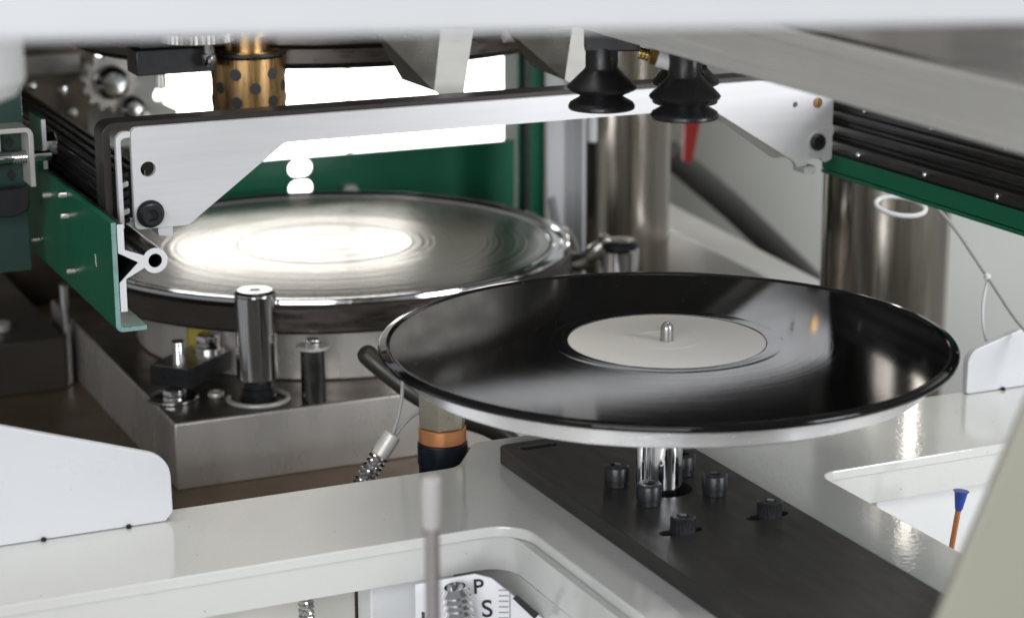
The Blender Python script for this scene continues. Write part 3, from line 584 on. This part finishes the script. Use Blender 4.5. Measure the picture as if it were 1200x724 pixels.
mk('sheet', B().prism('y', fillet([(-100, 60, 3), (-46, 60, 3), (-20, 88, 3), (-44, 100, 4), (-30, 126, 3), (-36, 150, 3), (-66, 150, 3), (-70, 112, 4), (-100, 92, 3)], 4), 838, 842), GALV, mg, bevel=0.6)
mk('foot', B().box(-100, -22, 830, 870, -224, 59.7), DARKSTEEL, mg, bevel=1)

# ---- small parts under the upper platen
ub = thing('sensor_bracket', 'black bracket with a small steel pin left of the bronze bush', 'bracket', (-160, 350, 190))
mk('block', B().box(-184, -134, 344, 368, 194, 209.5), BLACKPLASTIC, ub, bevel=1)
mk('hanger', B().box(-180, -160, 350, 362, 209.8, 219), BLACKPLASTIC, ub, bevel=0.6)
mk('pin', B().cyl((-167.5, 352, 185), 3.4, 9, seg=20), GROUND, ub)
an = thing('acorn_screw', 'shiny acorn screw beside the bronze bush', 'screw', (-140, 338, 205))
mk('head', B().lathe([(0.1, 198), (3, 199), (4.6, 203), (4.6, 206)], (-140, 338, 0), seg=24), CHROME, an)
mk('shank', B().cyl((-140, 338, 206.2), 3, 12.6, seg=20), CHROME, an)
for i, (lab, pts) in enumerate((
    ('folded stainless sheet finger with pointed tip hanging above the crossbar', [(-49, 292, 223), (-28.5, 296, 189), (-11, 286, 182), (-7, 284, 221), (-1, 280, 176), (6, 280, 178), (13.5, 280, 220), (14, 296, 187), (20, 300, 219)]),
    ('folded stainless sheet finger half hidden behind the suction cups', [(28, 262, 221), (46, 266, 197), (65, 256, 188), (68, 252, 221), (76, 250, 183), (84, 250, 184), (91, 250, 220), (92, 264, 192), (98, 268, 219)]))):
    f = thing('sheet_finger', lab, 'sheet finger', (pts[4][0], pts[4][1], pts[4][2]), 'stainless sheet fingers')
    mk('side_sheet', B().raw([pts[0], pts[1], pts[2], pts[3]], [(0, 1, 2, 3)]).solid(1.2), INOXSHEET, f)
    q3 = pts[3]; q2 = pts[2]
    mk('front_sheet', B().raw([q3, q2, (Vector(q2) * 0.35 + Vector(pts[4]) * 0.65) + Vector((-1.2, 0, -1.0)), Vector(pts[4]) + Vector((0.6, 0, -0.2)), Vector(pts[4]) * 0.5 + Vector(pts[5]) * 0.5 + Vector((0.4, 0, -0.5)), pts[5], pts[6]], [(0, 1, 2, 3, 4, 5, 6)]).solid(1.2), GALV, f)
    mk('return_sheet', B().raw([pts[6], pts[5], pts[7], pts[8]], [(0, 1, 2, 3)]).solid(1.2), ALU, f)
    tx = pts[3][0]; ty = pts[3][1]
    mk('hanger', B().box(tx - 8, tx + 12, ty + 5, ty + 25, 221.5, 239.6), INOXSHEET, f, bevel=0.5)
mk('clear_tube', B().lathe([(3.2, 0), (4, 0.5), (4, 27), (3.2, 27.6)], (34, 280, 214), (1, 0, -0.03), 24), CLEAR, loc=(48, 280, 214), label='short cloudy tube between the two sheet fingers', cat='tube')

# ---- hoses and fittings behind the platter
mk('black_hose', B().tube(spline([(-70, 267.5, 27), (-68, 266, 24.5), (-65, 263, 21), (-56, 256, 12), (-41, 245, -1), (-20, 235, -14), (10, 225, -30), (40, 215, -76)], 6), lambda t: max(0.1, 6.6 * math.sqrt(1 - (1 - min(1, t * 42 / 11)) ** 2)), 16), OLIVE, loc=(-60, 260, 10), label='thick dark rubber hose dipping behind the record platter', cat='hose')
hx = thing('hose_fitting', 'pale hexagonal hose fitting with an orange gasket and dark blue nut', 'fitting', (-68, 141, -40))
mk('hex_body', B().lathe([(13.6, 11), (14.4, 12), (14.4, 60), (13, 61)], (-66, 146, 0), seg=6), BEIGE, hx, bevel=0.5)
mk('gasket', B().lathe([(13.4, 2), (13.8, 2.6), (13.8, 10.2), (13.4, 10.8)], (-66, 146, 0), seg=40), ORANGE, hx)
mk('nut', B().lathe([(13.8, -48), (13.8, -12), (14.6, -11), (14.6, 1), (13.8, 1.8)], (-66, 146, 0), seg=40), NAVY, hx)
sp = thing('sprung_cable', 'thin cable with grey connector and strain-relief spring below the platter', 'cable', (-100, 158, -5))
a = Vector((-112, 158, -22)); b_ = Vector((-95, 158, 2)); ax = (b_ - a).normalized(); s1 = ax.cross(Vector((0, 1, 0))).normalized(); s2 = ax.cross(s1)
mk('spring', B().tube([a + (b_ - a) * 0.72 * (k / 96) + (s1 * math.cos(k / 96 * 2 * math.pi * 7) + s2 * math.sin(k / 96 * 2 * math.pi * 7)) * 5.2 for k in range(97)], 0.9, 6), CHROME, sp)
mk('core', B().tube([a - ax * 40, a, b_], 2.2, 10), CABLE, sp)
mk('connector', B().cyl(tuple(a + (b_ - a) * 0.66), 5.4, 15, tuple(ax), 20, 0.8), GALV, sp)
e_ = a + (b_ - a) * 0.66 + ax * 15
mk('wire', B().tube(spline([e_, e_ + Vector((3, 0, 8)), e_ + Vector((7, 2, 22)), e_ + Vector((9, 4, 40)), e_ + Vector((14, 8, 58))], 8), 1.2, 8), CABLE, sp)
mk('wire', B().tube(spline([e_ + Vector((0, 0, -3)), e_ + Vector((8, 1, 5)), e_ + Vector((18, 3, 10)), e_ + Vector((34, 6, 8))], 8), 1.1, 8), CABLE, sp)

# ---- cable and cable tie on the right
cbw = thing('sensor_wire', 'thin grey wire hanging from the right rail to the white guard', 'wire', (300, 130, 60))
mk('wire', B().tube(spline([(285, 205, 116), (298, 172, 95), (300, 128, 65), (302, 88, 38), (310, 40, 20)], 8), 1.1, 8), CABLE, cbw)
mk('bead', B().lathe([(0.1, -2.6), (2.2, -1.4), (2.2, 1.4), (0.1, 2.6)], (300, 128, 65), seg=14), WHITEB, cbw)
mk('loose_strand', B().tube(spline([(300, 128, 63), (297, 127, 46), (298, 125, 28), (302, 120, 16)], 8), 0.9, 8), WHITEB, cbw)
mk('cable_tie', B().tube([(300 + 13.5 * math.cos(t), 225 - 8 * math.cos(t) + 14 * math.sin(t) * 0.6, 92 + 5.0 * math.sin(t)) for t in [2 * math.pi * k / 40 for k in range(40)]], 1.6, 8, closed=True), WHITEB, loc=(300, 225, 92), label='white cable tie loop in front of the right press column', cat='cable tie')

# ---- things seen through the frame's openings
sg = thing('sign_plate', 'white printed sign plate with black letters seen through the front opening', 'sign', (-100, -20, -130))
SX, SY, SZ = -112.1, -20.4, -30.1          # point on the printed face
rotz = R_(-24.5)
def sx_(px): return SX + (px - 570) / 2.326
def sz_(py): return SZ + (711 - py) / 2.25
def sgb(b):
    b.turn(rotz, (SX, SY, SZ)); return b
out = [(SX - 35.7, -129.5), (SX + 40, -129.5), (SX + 40, -48), (SX + 28, -36), (SX + 2.5, -14.6), (SX - 6, -12.4), (SX - 35.7, -18)]
mk('plate', sgb(B().prism('y', out, SY, SY + 1.6)), SIGNW, sg, bevel=0.2)
mk('black_bar', sgb(B().prism('y', [(SX + 13.4, -25), (SX + 15.4, -23.4), (SX + 26.4, -33.4), (SX + 24.2, -36)], SY - 1.4, SY - 0.05)), INK, sg)
for i in range(6):
    mk('tick', sgb(B().box(SX + 6.2, SX + 11.2, SY - 0.3, SY - 0.05, -21.2 - i * 3, -20.5 - i * 3)), INKG, sg)
mk('rule', sgb(B().box(SX + 11.6, SX + 12.2, SY - 0.3, SY - 0.05, -44, -21)), INKG, sg)
def letter(ch, size, px, pz, tilt, mat):
    cu = bpy.data.curves.new('t', 'FONT'); cu.body = ch; cu.size = size * S; cu.extrude = 0.0002; cu.offset = 0.00012
    ob = bpy.data.objects.new('t', cu); sc.collection.objects.link(ob)
    dg = bpy.context.evaluated_depsgraph_get(); me = bpy.data.meshes.new_from_object(ob.evaluated_get(dg)); bpy.data.objects.remove(ob)
    me.name = 'letter'; me.materials.clear(); me.materials.append(mat)
    o = bpy.data.objects.new('letter', me); sc.collection.objects.link(o); o.parent = sg
    p = Vector((px - SX, -0.4, 0)); p.rotate(Euler((0, 0, rotz)))
    o.location = (Vector((SX, SY, pz)) + p - ORG[sg.name]) * S; o.rotation_euler = Euler((R_(90), tilt, rotz)); return o
letter('P', 11, SX - 6.6, -22.6, R_(-3), INK); letter('S', 13, SX - 2.4, -35.2, R_(-3), INK); letter('K', 13, SX - 33.5, -41.5, 0, INK)
cd = thing('metal_conduit', 'silver corrugated metal conduit rising in the front opening', 'conduit', (-124, -25, -130))
mk('corrugated_tube', B().lathe([(6.4 + (1.3 if k % 2 else 0), -128 + k * 1.75) for k in range(65)] + [(5.4, -14.5), (5.4, -25)], (-130, -24, 0), seg=32).turn(R_(-8), (-130, -24, -20), 'Y'), CHROME, cd, ang=70)
ts = thing('threaded_spring', 'small bright spring hanging below the front edge of the frame', 'spring', (-190, 20, -30))
mk('coil', B().tube([(-193 + 3.4 * math.cos(k * 0.5), 22 + 3.4 * math.sin(k * 0.5), -26.5 - k * 0.22) for k in range(200)], 0.95, 6), CHROME, ts)
wp = thing('wiring_duct', 'white plastic wiring duct under the frame behind the sign', 'duct', (-130, 60, -130))
mk('duct', B().box(-151.6, -104, 40, 60, -129.8, -26), WHITEB, wp, bevel=1)
pp = mk('cream_cabinet', B().box(-640, -152, 62, 100, -129.8, -30), BASEPAN, loc=(-400, 80, -130), bevel=1, label='cream sheet cabinet below the front beam of the frame', cat='cabinet')
bs = thing('blue_ferrule', 'blue wire ferrule with a copper wire in the right opening', 'ferrule', (176, -20, -130))
mk('sleeve', B().lathe([(1.7, -23), (2.3, -21.5), (3.7, -12.5), (4.6, -11.6)], (177, -20, 0), seg=24).turn(R_(6), (177, -20, -12), 'Y'), BLUE, bs)
mk('copper_wire', B().tube(spline([(175.8, -20, -22), (172.5, -20, -44), (168, -20, -75), (166, -20, -129.7)], 6), 1.6, 10), COPPER, bs)
pn = thing('inner_panel', 'pale sheet panel seen down the right opening of the frame', 'panel', (250, 60, -130))
mk('sheet', B().box(98.5, 640, 40, 44, -129.8, -24.4), WHITEB, pn, bevel=0.5)
mk('seam', B().box(160, 164, 36, 39.8, -129.8, -26), WHITEB, pn, bevel=0.5)

# ================================================================ foreground, out of focus
def front_frame(o): return Vector(o)
tbar = B().box(-420, 420, -14, 26, 0, 44).turn(R_(-17.5), (0, 0, 0))
for v in tbar.bm.verts: v.co += Vector((-287, -437, 318.2))
mk('guard_rail', tbar, BARGREY, loc=(-287, -437, 318), bevel=2, label='blurred white guard bar across the top of the picture', cat='guard bar')
tt = thing('hanging_tube', 'blurred white tube with rounded end in the upper left corner', 'tube', (-372, -192, 268))
mk('tube', B().lathe([(0.1, 266), (10, 266.6), (18, 270), (21, 275), (21, 420)], (-381, -178, 0), seg=48), GREIGEB, tt)
pnl = thing('cover_panel', 'blurred greige cover panel with slanted edge in the lower right corner', 'cover panel', (0, -450, -130))
bb = B().prism('y', [(-109.8, -129.7), (300, -129.7), (300, 330), (46, 330)], -3, 3)
bb.turn(R_(-24.5), (0, 0, 0))
for v in bb.bm.verts: v.co += Vector((-95, -415, 0))
mk('sheet', bb, GREIGE, pnl, bevel=1)
rd = thing('probe_rod', 'blurred upright rod with pale tip in the foreground', 'rod', (-230, -238, -130))
mk('shaft', B().lathe([(2.9, -129.7), (2.9, 104), (2.5, 104.7)], (-230, -238, 0), seg=20), MAUVE, rd)
mk('tip', B().lathe([(3.5, 105), (4.0, 108), (4.2, 120), (3.9, 123.6), (3.0, 124.6)], (-230, -238, 0), seg=24), PINKW, rd)
